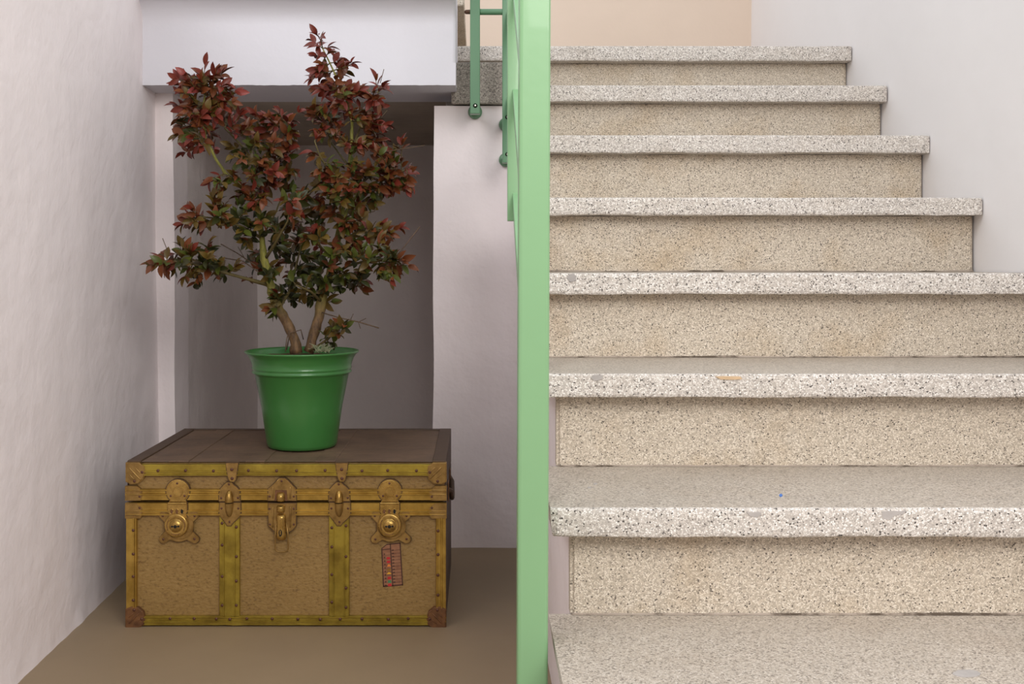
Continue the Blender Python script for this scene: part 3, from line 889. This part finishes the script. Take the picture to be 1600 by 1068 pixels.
# locks
for cx in (279, 609.5):
    sd = 1 if cx < 400 else 2
    # lower star plate
    pts = []
    for (qx, qy, a0) in ((-24, -18, 180), (24, -18, 270), (24.5, 19, 0), (-24.5, 19, 90)):
        pts += arc(cx + 1.5 + qx, 822 + qy, 6.6, a0 - 25, a0 + 115, 8)
        if (qx, qy) == (-24, -18): pts += [(cx - 12, 802), (cx + 14, 802)]
        elif (qx, qy) == (24, -18): pts += [(cx + 22.5, 815), (cx + 22.5, 829)]
        elif (qx, qy) == (24.5, 19): pts += [(cx + 14, 842), (cx + 5, 845), (cx - 3, 845), (cx - 12, 842)]
        else: pts += [(cx - 20.5, 829), (cx - 20.5, 815)]
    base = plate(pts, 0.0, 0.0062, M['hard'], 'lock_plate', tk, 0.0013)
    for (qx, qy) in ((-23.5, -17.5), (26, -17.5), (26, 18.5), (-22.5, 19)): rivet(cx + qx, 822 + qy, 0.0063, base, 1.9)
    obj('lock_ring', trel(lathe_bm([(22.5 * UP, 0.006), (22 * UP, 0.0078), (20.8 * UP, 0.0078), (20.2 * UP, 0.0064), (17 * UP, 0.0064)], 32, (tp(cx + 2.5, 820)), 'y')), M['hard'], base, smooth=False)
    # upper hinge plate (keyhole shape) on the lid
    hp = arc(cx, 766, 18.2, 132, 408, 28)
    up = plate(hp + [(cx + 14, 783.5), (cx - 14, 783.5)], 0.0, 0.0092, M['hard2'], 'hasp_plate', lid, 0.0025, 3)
    obj('ridge', trel(lathe_bm([(8.6 * UP, 0.009), (8.2 * UP, 0.0102), (7.2 * UP, 0.0102), (6.8 * UP, 0.009)], 24, tp(cx, 766.5), 'y')), M['hard2'], up)
    for (qx, qy) in ((-0.5, 753.5), (-10.5, 773), (11, 773)): rivet(cx + qx, qy, 0.0093, up, 1.8)
    # hasp: hinge, slotted neck, round dial
    hs = plate([(cx - 15, 784), (cx + 15, 784), (cx + 15, 798), (cx + 12.5, 801.5), (cx + 15.5, 807), (cx - 15.5, 807), (cx - 13, 801), (cx - 15, 798)], 0.006, 0.0115, M['hard2'], 'hasp', tk, 0.0015)
    obj('hinge_pin', trel(tube_bm([tp(cx - 14.5, 784.6, 0.0105), tp(cx + 14.5, 784.6, 0.0105)], 0.0024, 10)), M['hard2'], hs, smooth=False)
    for qx in (-8.5, -0.5, 7.5):
        plate(arc(cx + qx, 795, 1.8, 180, 360, 6) + arc(cx + qx, 799, 1.8, 0, 180, 6), 0.0112, 0.0118, M['black'] if qx > 5 else M['tarn'], 'slot', hs, 0)
        wire(arc(cx + qx, 797, 1.9, 0, 360, 10)[:0] + [(cx + qx + 2.4 * math.cos(t), 797 + 4.2 * math.sin(t)) for t in [i * math.pi / 6 for i in range(13)]], 0.0008, 0.0117, M['hard2'], 'slot_rim', hs)
    dcx = cx - 1.5 if cx < 400 else cx
    dial = obj('lock_dial', trel(lathe_bm([(0, 0.0205), (3 * UP, 0.0202), (6.0 * UP, 0.0192), (8.6 * UP, 0.0172), (9.8 * UP, 0.0150), (10.4 * UP, 0.0143), (11.4 * UP, 0.0146), (16.2 * UP, 0.0150), (17.6 * UP, 0.0142), (18.4 * UP, 0.0122), (18.5 * UP, 0.009), (17.5 * UP, 0.006)], 40, tp(dcx, 818.5), 'y')), M['hard2'], hs, smooth=True)
    for a0, a1 in ((150, 220), (-40, 30), (60, 120)):
        wire([(dcx + 14 * math.cos(math.radians(a0 + (a1 - a0) * i / 8)), 818.5 + 14 * math.sin(math.radians(a0 + (a1 - a0) * i / 8))) for i in range(9)], 0.0007, 0.0150, M['tarn'], 'groove', dial)
    kb = bmesh.new()
    for (qx, qy, r) in ((-5, 0, 1.6), (0, 0, 2.6), (5, -0.3, 1.6)):
        lathe_bm([(0, 0.0212 if r > 2 else 0.0204), (r * UP, 0.0208 if r > 2 else 0.0199), (r * UP, 0.014)], 10, tp(dcx + qx, 819 + qy), 'y', kb)
    for (qx) in (-2.5, 2.5):
        box_bm((dcx + qx - 2 - XC) * UP, (dcx + qx + 2 - XC) * UP, TD - 0.0207, TD - 0.015, tp(0, 819.4).z, tp(0, 818.4).z, bm=kb)
    obj('keyhole', trel(kb), M['black'], dial)

# paper sticker with ruled grid and small coloured signs
k = NT('sticker_paper'); v = k.coords(); k.base(k.ramp(k.noise(v, 90, 4), [(0.3, lin((128, 84, 58))), (0.7, lin((150, 104, 74)))])); k.set(Roughness=0.7)
M['paper'] = k.m
M['ink'] = plain('dark_brown_ink', (66, 36, 28), 0.7)
M['sred'] = plain('red_ink', (186, 34, 40), 0.7); M['sor'] = plain('orange_ink', (214, 120, 50), 0.7)
M['syl'] = plain('yellow_ink', (222, 164, 40), 0.7); M['sgr'] = plain('green_ink', (70, 122, 84), 0.7); M['sol'] = plain('olive_ink', (136, 96, 30), 0.7)
c0, c1, c2, c3 = (595.5, 851), (625.5, 847.7), (629.5, 914.5), (598.5, 917)   # corners tl tr br bl
def sq(u, v):
    xa = c0[0] + (c1[0] - c0[0]) * u; ya = c0[1] + (c1[1] - c0[1]) * u
    xb = c3[0] + (c2[0] - c3[0]) * u; yb = c3[1] + (c2[1] - c3[1]) * u
    return (xa + (xb - xa) * v, ya + (yb - ya) * v)
st = plate([sq(0.02, 0.09), sq(0.28, 0.0), sq(1, 0), sq(1, 1), sq(0, 1)], -0.004, -0.0028, M['paper'], 'sticker', tk, 0)
st['label'] = 'ruled brown paper sticker with small red, yellow and green signs'
bm = bmesh.new(); mats = [M['ink'], M['sred'], M['sor'], M['syl'], M['sgr'], M['sol']]
def ink(poly, mi=0, z=-0.0026):
    f = bm.faces.new([bm.verts.new(tp(*sq(a, b), z)) for a, b in poly]); f.material_index = mi
def line(u0, v0, u1, v1, wd):
    du, dv = (u1 - u0) * 31, (v1 - v0) * 67
    L = math.hypot(du, dv); nu, nv = -dv / L * wd / 2 / 31, du / L * wd / 2 / 67
    ink([(u0 + nu, v0 + nv), (u1 + nu, v1 + nv), (u1 - nu, v1 - nv), (u0 - nu, v0 - nv)])
for l in ((0.02, .09, .28, .01, 1.2), (.28, .01, 1, .01, 1.5), (.98, 0, .98, 1, 1.6), (0, .985, 1, .985, 1.6), (.02, .09, .02, 1, 1.6), (.47, .01, .49, 1, 1.5), (.02, .125, .47, .12, 1.2)): line(*l)
for i in range(1, 12):
    line(.5, .09 + i * .075, .97, .09 + i * .075, 0.55)
    ink([(.52, .075 + i * .075), (.62, .07 + i * .075), (.64, .085 + i * .075), (.6, .098 + i * .075), (.53, .095 + i * .075)])
    if i > 1:
        line(.04, .10 + i * .08, .46, .10 + i * .08, 0.4)
        ink([(.10, .055 + i * .082), (.17, .05 + i * .082), (.18, .075 + i * .082), (.11, .08 + i * .082)])
for (vv, mi, shp) in ((.335, 1, 'w'), (.42, 1, 'w'), (.505, 2, 't'), (.61, 5, 'w'), (.69, 3, 'd'), (.80, 1, 'w'), (.885, 4, 'w'), (.965, 1, 'w')):
    h_ = .028
    if shp == 'w': P_ = [(.23, vv + h_), (.26, vv), (.24, vv - h_), (.43, vv - h_), (.41, vv), (.45, vv + h_)]
    elif shp == 't': P_ = [(.25, vv + h_), (.30, vv - h_), (.38, vv - h_), (.45, vv + h_)]
    else: P_ = [(.2, vv + h_ * .6), (.27, vv - h_ * .5), (.33, vv - h_), (.39, vv - h_ * .5), (.46, vv + h_ * .6)]
    ink(P_, mi, -0.0024)
obj('printed_marks', trel(bm), mats, st)

# ------------------------------------------------------------------ pot
PC = Vector((-0.4147, 2.646, ztop + 0.0028))
SC = 2.646 / F_PX
pot = thing('flower_pot', PC, 'glossy green flower pot with a flared rim standing on the brown trunk', 'pot')
hp_ = 0.2265
def rr(p): return p * SC
prof = [(0, 0.0), (rr(50), 0.0), (rr(53), 0.003), (rr(54.5), 0.01), (rr(62.5), 0.095), (rr(72.5), 0.171), (rr(74.3), 0.1735), (rr(76.8), 0.176), (rr(77.2), 0.179), (rr(75.6), 0.1815), (rr(75.4), 0.1835), (rr(77.2), 0.186), (rr(77.2), 0.1885), (rr(76.2), 0.191), (rr(78.0), 0.200), (rr(80.5), 0.210), (rr(84.0), 0.218), (rr(87.6), 0.2225), (rr(88.6), 0.2245), (rr(88.2), hp_), (rr(86.8), hp_ + 0.0006), (rr(84.5), 0.2225), (rr(80), 0.2145), (rr(76), 0.2), (rr(73), 0.185), (rr(60), 0.09), (0, 0.09)]
obj('pot_wall', lathe_bm(prof, 64), M['pot'], pot, smooth=True)
def soilf(u, v):
    a = u * 2 * math.pi; r = v * rr(78.0)
    p = Vector((r * math.cos(a), r * math.sin(a), 0.211 + 0.004 * mnoise.noise(Vector((r * 40 * math.cos(a), r * 40 * math.sin(a), 0))) + 0.004 * (1 - v)))
    return p
so = obj('soil', grid_bm(soilf, 40, 10), M['soil'], pot)

# ------------------------------------------------------------------ shrub
shrub = thing('potted_shrub', PC + Vector((0, 0, 0.213)), 'bushy shrub with dark red and olive leaves growing in the green pot', 'shrub')
SLC = Vector(shrub.location)
PD = 2.646
R = random.Random(11)
def sp(x, y, dz=0.0): return px(x, y, PD + dz) - SLC

# main stems: list of (x, y, depth offset, radius px)
stems = {
 'a': [(464, 552, 0.00, 10), (461, 530, 0.0, 8.5), (448, 505, 0.0, 8), (436, 485, -.01, 8), (427, 462, -.01, 9), (421, 442, -.01, 7), (414, 405, -.015, 6.2), (409, 370, -.02, 4.6), (405, 330, -.02, 3.6), (404, 295, -.02, 3), (398, 262, -.02, 2.5), (392, 235, -.02, 2)],
 'b': [(483, 550, 0.01, 9), (490, 522, .015, 8), (498, 495, .02, 8.5), (503, 472, .02, 9), (512, 440, .02, 6.5), (520, 405, .025, 6), (527, 375, .03, 5.6), (531, 350, .03, 4.2), (545, 326, .035, 3.2), (556, 308, .04, 2.6), (565, 285, .05, 2.2)],
 'a2': [(404, 330, -.02, 3.4), (385, 300, -.05, 3), (352, 270, -.07, 2.8), (335, 245, -.08, 2.4), (322, 215, -.08, 2.2), (316, 175, -.08, 1.8), (322, 135, -.08, 1.4)],
 'a3': [(420, 445, -.01, 4), (395, 438, -.03, 3), (370, 431, -.05, 2.4), (330, 420, -.07, 2), (285, 408, -.08, 1.6), (250, 408, -.09, 1.2)],
 'a4': [(409, 372, -.02, 2.6), (380, 355, -.06, 2), (345, 342, -.08, 1.6), (310, 338, -.09, 1.2)],
 'a5': [(400, 270, -.02, 2.4), (420, 235, 0, 2), (440, 205, .02, 1.6), (450, 185, .02, 1.2)],
 'a6': [(396, 250, -.02, 2), (375, 225, -.04, 1.6), (352, 200, -.06, 1.3)],
 'b2': [(531, 352, .03, 3.6), (540, 300, .02, 3), (546, 260, .01, 2.6), (550, 215, 0, 3), (549, 190, 0, 2.2), (540, 150, 0, 1.8), (520, 110, 0, 1.4), (503, 75, 0, 1)],
 'b3': [(545, 240, 0, 2), (562, 200, .02, 1.6), (580, 160, .02, 1.2), (592, 140, .02, 1)],
 'b4': [(556, 308, .04, 2.2), (585, 285, .05, 1.8), (612, 272, .06, 1.4), (635, 265, .06, 1)],
 'b5': [(515, 432, .02, 3), (545, 415, -.03, 2.4), (580, 405, -.06, 2), (615, 410, -.08, 1.4)],
 'b6': [(528, 372, .03, 2.4), (560, 365, -.02, 2), (590, 360, -.05, 1.4)],
 'b7': [(540, 300, .02, 2.2), (515, 270, -.04, 1.8), (500, 245, -.06, 1.4), (492, 220, -.07, 1)],
 'b8': [(509, 452, .02, 3), (530, 447, .06, 2), (555, 437, .08, 1.4)],
 'c1': [(414, 405, -.015, 3), (432, 375, -.07, 2), (450, 345, -.1, 1.6), (455, 315, -.1, 1.2)],
 'c2': [(436, 482, -.01, 3), (452, 455, .03, 2.4), (462, 420, .05, 2), (470, 385, .06, 1.4)],
 'c3': [(520, 405, .025, 2.4), (500, 385, -.04, 2), (488, 365, -.07, 1.4)],
 'c4': [(503, 472, .02, 2.4), (485, 455, -.05, 1.8), (462, 445, -.08, 1.2)],
 's1': [(484, 548, -.03, 2.2), (505, 535, -.05, 1.8), (522, 522, -.06, 1.4), (535, 510, -.06, 1)],
 'c5': [(409, 372, -.02, 2.0), (432, 330, .05, 1.6), (445, 290, .07, 1.3), (455, 255, .08, 1)],
 'c6': [(545, 260, .01, 2), (518, 225, .05, 1.5), (505, 190, .06, 1)],
}
nodes = []
bmw = {}
for name, pts in stems.items():
    P_ = []; rad = []
    for (x, y, dz, r) in pts:
        P_.append(sp(x + R.uniform(-1, 1), y, dz)); rad.append(r * SC * 0.95)
    # smooth sub-sampling with knobbly radius
    Q, RR = [], []
    for i in range(len(P_) - 1):
        for s in range(3):
            t = s / 3
            Q.append(P_[i].lerp(P_[i + 1], t) + Vector((R.uniform(-1, 1), R.uniform(-1, 1), 0)) * rad[i] * 0.14)
            RR.append((rad[i] * (1 - t) + rad[i + 1] * t) * R.uniform(0.92, 1.1))
    Q.append(P_[-1]); RR.append(rad[-1])
    obj('stem' if name in 'ab' else 'branch', tube_bm(Q, RR, 10 if name in 'ab' else 7), (M['bark'] if name in ('a', 'b', 'a2', 'b2') else M['young']), shrub, smooth=True)
    for i, q in enumerate(Q):
        fr = i / max(1, len(Q) - 1)
        if name in ('a', 'b') and fr < 0.38: continue
        if name == 's1' and fr < 0.3: continue
        x, y = 0, 0
        nodes.append((q, name, fr))
def topx(q):
    w = q + SLC
    return (XC + w.x * F_PX / w.y, YH - (w.z - EYE) * F_PX / w.y)

# leaf mesh: folded pointed oval, 12 quads
LEAF = [('leaf_wine', (92, 34, 24), (116, 48, 34)), ('leaf_redbrown', (90, 48, 24), (114, 62, 32)), ('leaf_olive', (78, 60, 24), (98, 78, 30)), ('leaf_green', (60, 66, 22), (84, 90, 32)), ('leaf_pink', (116, 50, 46), (136, 62, 56)), ('leaf_darkgreen', (42, 46, 18), (58, 58, 26))]
lmats = [leafmat(*l) for l in LEAF]
def leaf_verts(L=1.0, W=0.40, fold=0.25, curl=0.16):
    rows = []
    for i in range(6):
        t = i / 5
        wd = W * 0.5 * (math.sin(math.pi * min(1, t * 0.94 + 0.03)) ** 0.8) * (1.12 - 0.25 * t)
        if i == 5: wd = 0.0
        if i == 0: wd = 0.03
        z = -curl * (t ** 2)
        rows.append(((-wd, t, z + wd * fold * 2), (0, t, z), (wd, t, z + wd * fold * 2)))
    return rows
def leaf_geo(var):
    rows = leaf_verts(1, 0.47 + 0.05 * (var % 3 - 1), 0.18 + 0.1 * (var % 2), 0.14 + 0.11 * (var % 3))
    vs = []; fs = []
    for i, r in enumerate(rows):
        vs += [Vector(p) for p in r]
        if i:
            a = (i - 1) * 3; b_ = i * 3
            if i == 5:
                fs += [(a, a + 1, b_ + 1), (a + 1, a + 2, b_ + 1)]
            else:
                fs += [(a, a + 1, b_ + 1, b_), (a + 1, a + 2, b_ + 2, b_ + 1)]
    return vs, fs
GEO = [leaf_geo(v) for v in range(3)]
LM = {}
for mi, m in enumerate(lmats):
    for gi, (vs, fs) in enumerate(GEO):
        me = bpy.data.meshes.new('leaf')
        me.from_pydata([tuple(v) for v in vs], [], fs)
        me.materials.append(m)
        me.polygons.foreach_set('use_smooth', [True] * len(fs))
        LM[mi, gi] = me

tips = [(320,87),(347,99),(281,108),(266,119),(294,113),(264,161),(269,200),(365,132),(381,146),(381,167),(281,227),(276,243),(317,290),(281,335),(287,317),(404,177),(431,168),(375,197),(347,227),
 (490,40),(481,59),(526,74),(481,86),(483,122),(541,93),(562,95),(582,113),(607,126),(609,137),(492,144),(492,159),(601,167),(478,168),(484,170),(525,176),(600,192),(618,200),(628,212),(649,254),(654,269),(640,306),(606,305),(498,212),(475,239),(471,278),(469,311),(474,336),(447,233),
 (291,320),(274,357),(254,385),(223,413),(228,420),(237,398),(283,444),(260,434),(340,438),(263,409),(327,391),(344,412),(312,357),(307,381),(414,476),(408,487),(421,496),(388,440),
 (638,355),(623,369),(607,346),(652,418),(643,401),(579,457),(581,443),(628,430),(624,434),(531,470),(475,339),(486,356),(482,346),(641,308),(603,377),(601,392),(491,392),(548,502),(543,511),(521,503),(530,531),(596,439),(514,384),(446,436)]
inner = [(470,300,.0),(480,330,.02),(465,345,.04),(450,300,.03),(405,345,-.1),(390,375,-.08),(360,350,-.1),(400,300,-.06),(480,300,-.03),(555,330,.0),(570,320,.02),(535,345,-.05),(310,180,-.12),(285,150,-.1),(500,120,-.02),(550,150,-.02),(520,185,.0),(575,225,.0),(285,130,-.07),(310,125,-.1),(325,160,-.05),(345,165,-.09),(290,205,-.08),(320,220,-.08),(345,190,-.04),(400,185,.0),(415,235,-.05),(440,185,.02),(450,235,0),(395,225,-.06),(405,265,-.06),(430,265,-.08),(455,265,.0),(375,290,-.08),(460,195,.0),(505,205,.0),(490,180,.0),(300,140,-.1),(330,150,-.05),(350,150,-.1),(300,165,-.06),(335,175,-.12),(310,195,-.1),(355,180,-.02),(290,180,-.08),(330,205,-.05),(345,120,-.08),(300,215,-.1),
 (390,200,-.05),(400,215,0),(365,240,-.1),(385,255,-.1),(410,250,-.08),(425,220,-.04),(435,250,.05),(370,275,-.12),(395,280,-.1),(420,285,-.1),(350,290,-.1),(440,275,.05),(455,215,0),(415,200,.02),(430,195,-.03),(340,310,-.1),(370,305,-.05),(400,315,-.1),(440,310,-.1),(380,330,-.1),(420,335,-.1),(355,335,-.06),(450,330,-.05),(390,355,-.08),(425,360,-.1),(440,350,.05),(375,345,.0),(345,325,-.12),
 (500,95,0),(515,115,.02),(530,130,-.03),(510,140,.03),(550,130,.0),(565,145,.03),(535,155,-.04),(560,165,0),(580,150,0),(540,110,.03),(515,160,.02),(530,170,.04),(575,180,.02),(590,165,.03),(555,185,-.03),(585,200,.02),(600,215,.04),(570,215,.05),(595,235,.0),(560,230,-.05),(530,205,.03),(515,200,.04),(540,225,-.04),(610,235,.05),
 (490,250,-.06),(505,265,-.08),(520,250,-.05),(530,275,-.08),(500,285,-.06),(515,300,-.08),(545,270,-.06),(560,260,-.05),(575,260,.0),(590,255,.03),(575,280,-.02),(560,290,-.06),(600,270,.02),(615,260,.05),(625,285,.05),(595,290,0),(610,295,.04),(545,305,-.05),(490,305,-.04),(530,310,-.08),(505,320,-.05),(580,300,.0),(520,330,-.03),
 (545,350,-.03),(560,345,-.04),(560,375,-.04),(580,365,-.06),(545,385,-.06),(565,395,-.07),(585,385,-.08),(600,405,-.08),(550,405,-.06),(570,415,-.08),(590,420,-.08),(610,425,-.09),(540,425,-.06),(560,430,-.03),(530,400,-.06),(535,440,0),(550,445,.05),(620,400,-.08),(520,415,-.06),(600,365,-.05),
 (480,375,-.06),(500,370,-.06),(490,345,-.05),(470,360,.03),(460,385,.05),(445,375,-.06),(430,385,-.07),(450,400,.02),(480,400,.03),(495,410,-.02),(435,410,-.04),(470,425,.04),(490,430,-.04),(455,440,-.06),(440,455,-.03),(475,450,-.06),(500,455,-.05),(425,430,-.06),(395,395,-.05),(400,420,-.06),(435,465,-.05),(480,470,-.03),(460,465,-.02),(515,455,-.05),(505,440,-.08),
 (300,400,-.08),(315,405,-.1),(290,420,-.08),(310,425,-.06),(325,410,-.06),(275,405,-.1),(340,420,-.08),(300,350,-.08),(325,350,-.08),(355,425,-.06),(295,385,-.08),(320,395,-.06),(270,420,-.08),(365,420,-.06),(335,345,-.1),(310,435,-.08),(515,515,-.05),(525,520,-.06),(510,528,-.04)]
leaves = []       # (point, direction, up, length, material, shape)
twigbm = bmesh.new()
npx = [(topx(q), q, nm, fr) for q, nm, fr in nodes]
def depth_of(q): return (q + SLC).y - PD
def redness(x, y):
    # outer and higher leaves are red, inner and lower ones olive to green
    base = 0.84 - (y - 60) / 900
    return base
def add_leaf(p, d, L, red):
    w_ = p + SLC
    r = red + 0.22 * mnoise.noise(w_ * 14) + R.gauss(0, 0.13)
    mi = 5 if r < 0.12 else 3 if r < 0.24 else 2 if r < 0.42 else 1 if r < 0.64 else 0 if r < 1.05 else 4
    leaves.append((p, d.normalized(), L, mi, R.randrange(3), R.uniform(-1.25, 1.25)))
def spray(base, tip, red, n=4):
    v = tip - base; L = v.length
    side = v.cross(Vector((0, 1, 0.15))).normalized() if L > 1e-5 else Vector((1, 0, 0))
    mid = base.lerp(tip, 0.5) + side * R.uniform(-.08, .08) * L + Vector((0, 0, -0.04 * L))
    tube_bm([base, mid, tip], [0.0016, 0.0012, 0.0007], 5, twigbm, cap=False)
    dirv = v.normalized()
    gap = SC * 8.5
    n = max(2, min(n, int(L * 0.85 / gap) + 1))
    phase = R.uniform(0, 6.28)
    for i in range(n):
        t = 1 - i * gap / max(L, gap) - 0.02
        if t < 0.04: break
        p = base.lerp(mid, t * 2) if t < .5 else mid.lerp(tip, t * 2 - 1)
        rot = Matrix.Rotation(phase + i * 0.9 + R.uniform(-.5, .5), 3, dirv)
        for s in (-1, 1):
            if R.random() < 0.05: continue
            ang = R.uniform(0.45, 0.95) + 0.08 * i
            d = dirv * math.cos(ang) + (rot @ side) * s * math.sin(ang) + Vector((0, R.uniform(-.25, .1), R.uniform(-.02, .25)))
            add_leaf(p, d, SC * R.uniform(15, 24) * (0.82 if i == 0 else 1.0), red - 0.055 * i)
    add_leaf(tip, dirv + Vector((R.uniform(-.2, .2), R.uniform(-.3, .1), R.uniform(-.1, .2))), SC * R.uniform(16, 22), red + .05)
for (x, y) in tips:
    cands = sorted(npx, key=lambda e: (e[0][0] - x) ** 2 + (e[0][1] - y) ** 2 + (300 if e[0][1] < y - 15 else 0))
    (bx, by), q, nm, fr = cands[min(len(cands) - 1, R.choice((0, 1)))]
    dist = math.hypot(bx - x, by - y)
    # stop the twig short of the traced leaf tip by a leaf length
    s = max(0.25, (dist - 14) / max(dist, 1))
    dz = depth_of(q) + R.uniform(-.05, .035)
    tip = sp(bx + (x - bx) * s, by + (y - by) * s, dz)
    spray(q, tip, redness(x, y) + 0.08, 8)
for (x, y, dz) in inner:
    cands = sorted(npx, key=lambda e: (e[0][0] - x) ** 2 + (e[0][1] - y) ** 2 + 4e4 * (depth_of(e[1]) - dz) ** 2 + (300 if e[0][1] < y - 10 else 0))
    (bx, by), q, nm, fr = cands[0]
    if y > 330 and 390 < x < 520: dz += 0.09 if (x + y) % 3 else 0.0
    tip = sp(x + R.uniform(-6, 6), y + R.uniform(-6, 6), dz + R.uniform(-.03, .03))
    spray(q, tip, redness(x, y) - 0.10 + R.uniform(-.12, .1), 5)
    tip2 = sp(x + R.uniform(-14, 14), y + R.uniform(-14, 10), dz + R.uniform(-.05, .05))
    spray(q.lerp(tip, 0.2), tip2, redness(x, y) - 0.18 + R.uniform(-.15, .1), 4)
tw = obj('twigs', twigbm, M['young'], shrub)
tw['kind'] = 'stuff'

def leaf_matrix(p, d, L, tw_):
    y = d
    ref = Vector((0, -0.75, 0.66))
    x = y.cross(ref)
    if x.length < 1e-3: x = Vector((1, 0, 0))
    x.normalize(); z = x.cross(y)
    m = Matrix((x, y, z)).transposed() @ Matrix.Rotation(tw_, 3, 'Y')
    m4 = (m * L).to_4x4(); m4.translation = p
    return m4
leaves.sort(key=lambda l: (l[0] + SLC).y - l[2] * 2.0)
for p, d, L, mi, gi, tw_ in leaves[:300]:
    o = bpy.data.objects.new('leaf', LM[mi, gi])
    o.matrix_local = leaf_matrix(p, d, L, tw_)
    link(o, shrub)
vs_all, fs_all, ms_all = [], [], []
for p, d, L, mi, gi, tw_ in leaves[300:]:
    m4 = leaf_matrix(p, d, L, tw_); vs, fs = GEO[gi]; n0 = len(vs_all)
    vs_all += [tuple(m4 @ v) for v in vs]
    fs_all += [tuple(n0 + i for i in f) for f in fs]; ms_all += [mi] * len(fs)
me = bpy.data.meshes.new('foliage')
me.from_pydata(vs_all, [], fs_all)
for m in lmats: me.materials.append(m)
me.polygons.foreach_set('material_index', ms_all)
me.polygons.foreach_set('use_smooth', [True] * len(fs_all))
fo = link(bpy.data.objects.new('foliage', me), shrub); fo['kind'] = 'stuff'
print('LEAVES', len(leaves))

# bare twigs
for pts, r in (([(503, 488, 0), (530, 496, -.02), (562, 503, -.03), (592, 512, -.04)], 1.1), ([(548, 499, -.02), (552, 490, -.02)], .6), ([(560, 503, -.03), (572, 497, -.03)], .6), ([(560, 503, -.03), (563, 513, -.03)], .6),
               ([(612, 408, -.08), (632, 385, -.08), (656, 354, -.09)], .8), ([(585, 240, .02), (625, 233, .03), (664, 227, .04)], .7), ([(404, 425, 0), (380, 408, .02), (345, 402, .03)], .9), ([(400, 415, 0), (370, 395, .02), (345, 381, .03)], .9), ([(383, 405, .02), (372, 385, .03)], .6),
               ([(594, 130, .02), (600, 108, .02)], .6), ([(330, 190, -.1), (329, 165, -.1)], .6), ([(590, 190, .02), (605, 172, .02)], .6), ([(262, 392, -.1), (254, 372, -.1)], .6), ([(448, 546, -.02), (453, 520, -.02), (470, 515, -.01), (474, 530, 0)], 1.0), ([(446, 549, -.03), (448, 530, -.02), (452, 515, -.01)], .9), ([(560, 336, .03), (585, 330, .0), (590, 318, .0)], .7)):
    obj('bare_twig', tube_bm([sp(*p) for p in pts], r * SC, 5), M['twig'], shrub, smooth=True)
# little tuft of pale dry moss at the stem foot
bm = bmesh.new()
rm = random.Random(4)
for i in range(70):
    a = sp(rm.uniform(492, 515), rm.uniform(546, 551), rm.uniform(-.06, -.02))
    b_ = a + Vector((rm.uniform(-.02, .02), rm.uniform(-.012, .012), rm.uniform(0.004, .016)))
    tube_bm([a, (a + b_) / 2 + Vector((0, 0, .004)), b_], [.0009, .0008, .0004], 4, bm, cap=False)
mo = obj('moss_tuft', bm, M['moss'], shrub); mo['kind'] = 'stuff'
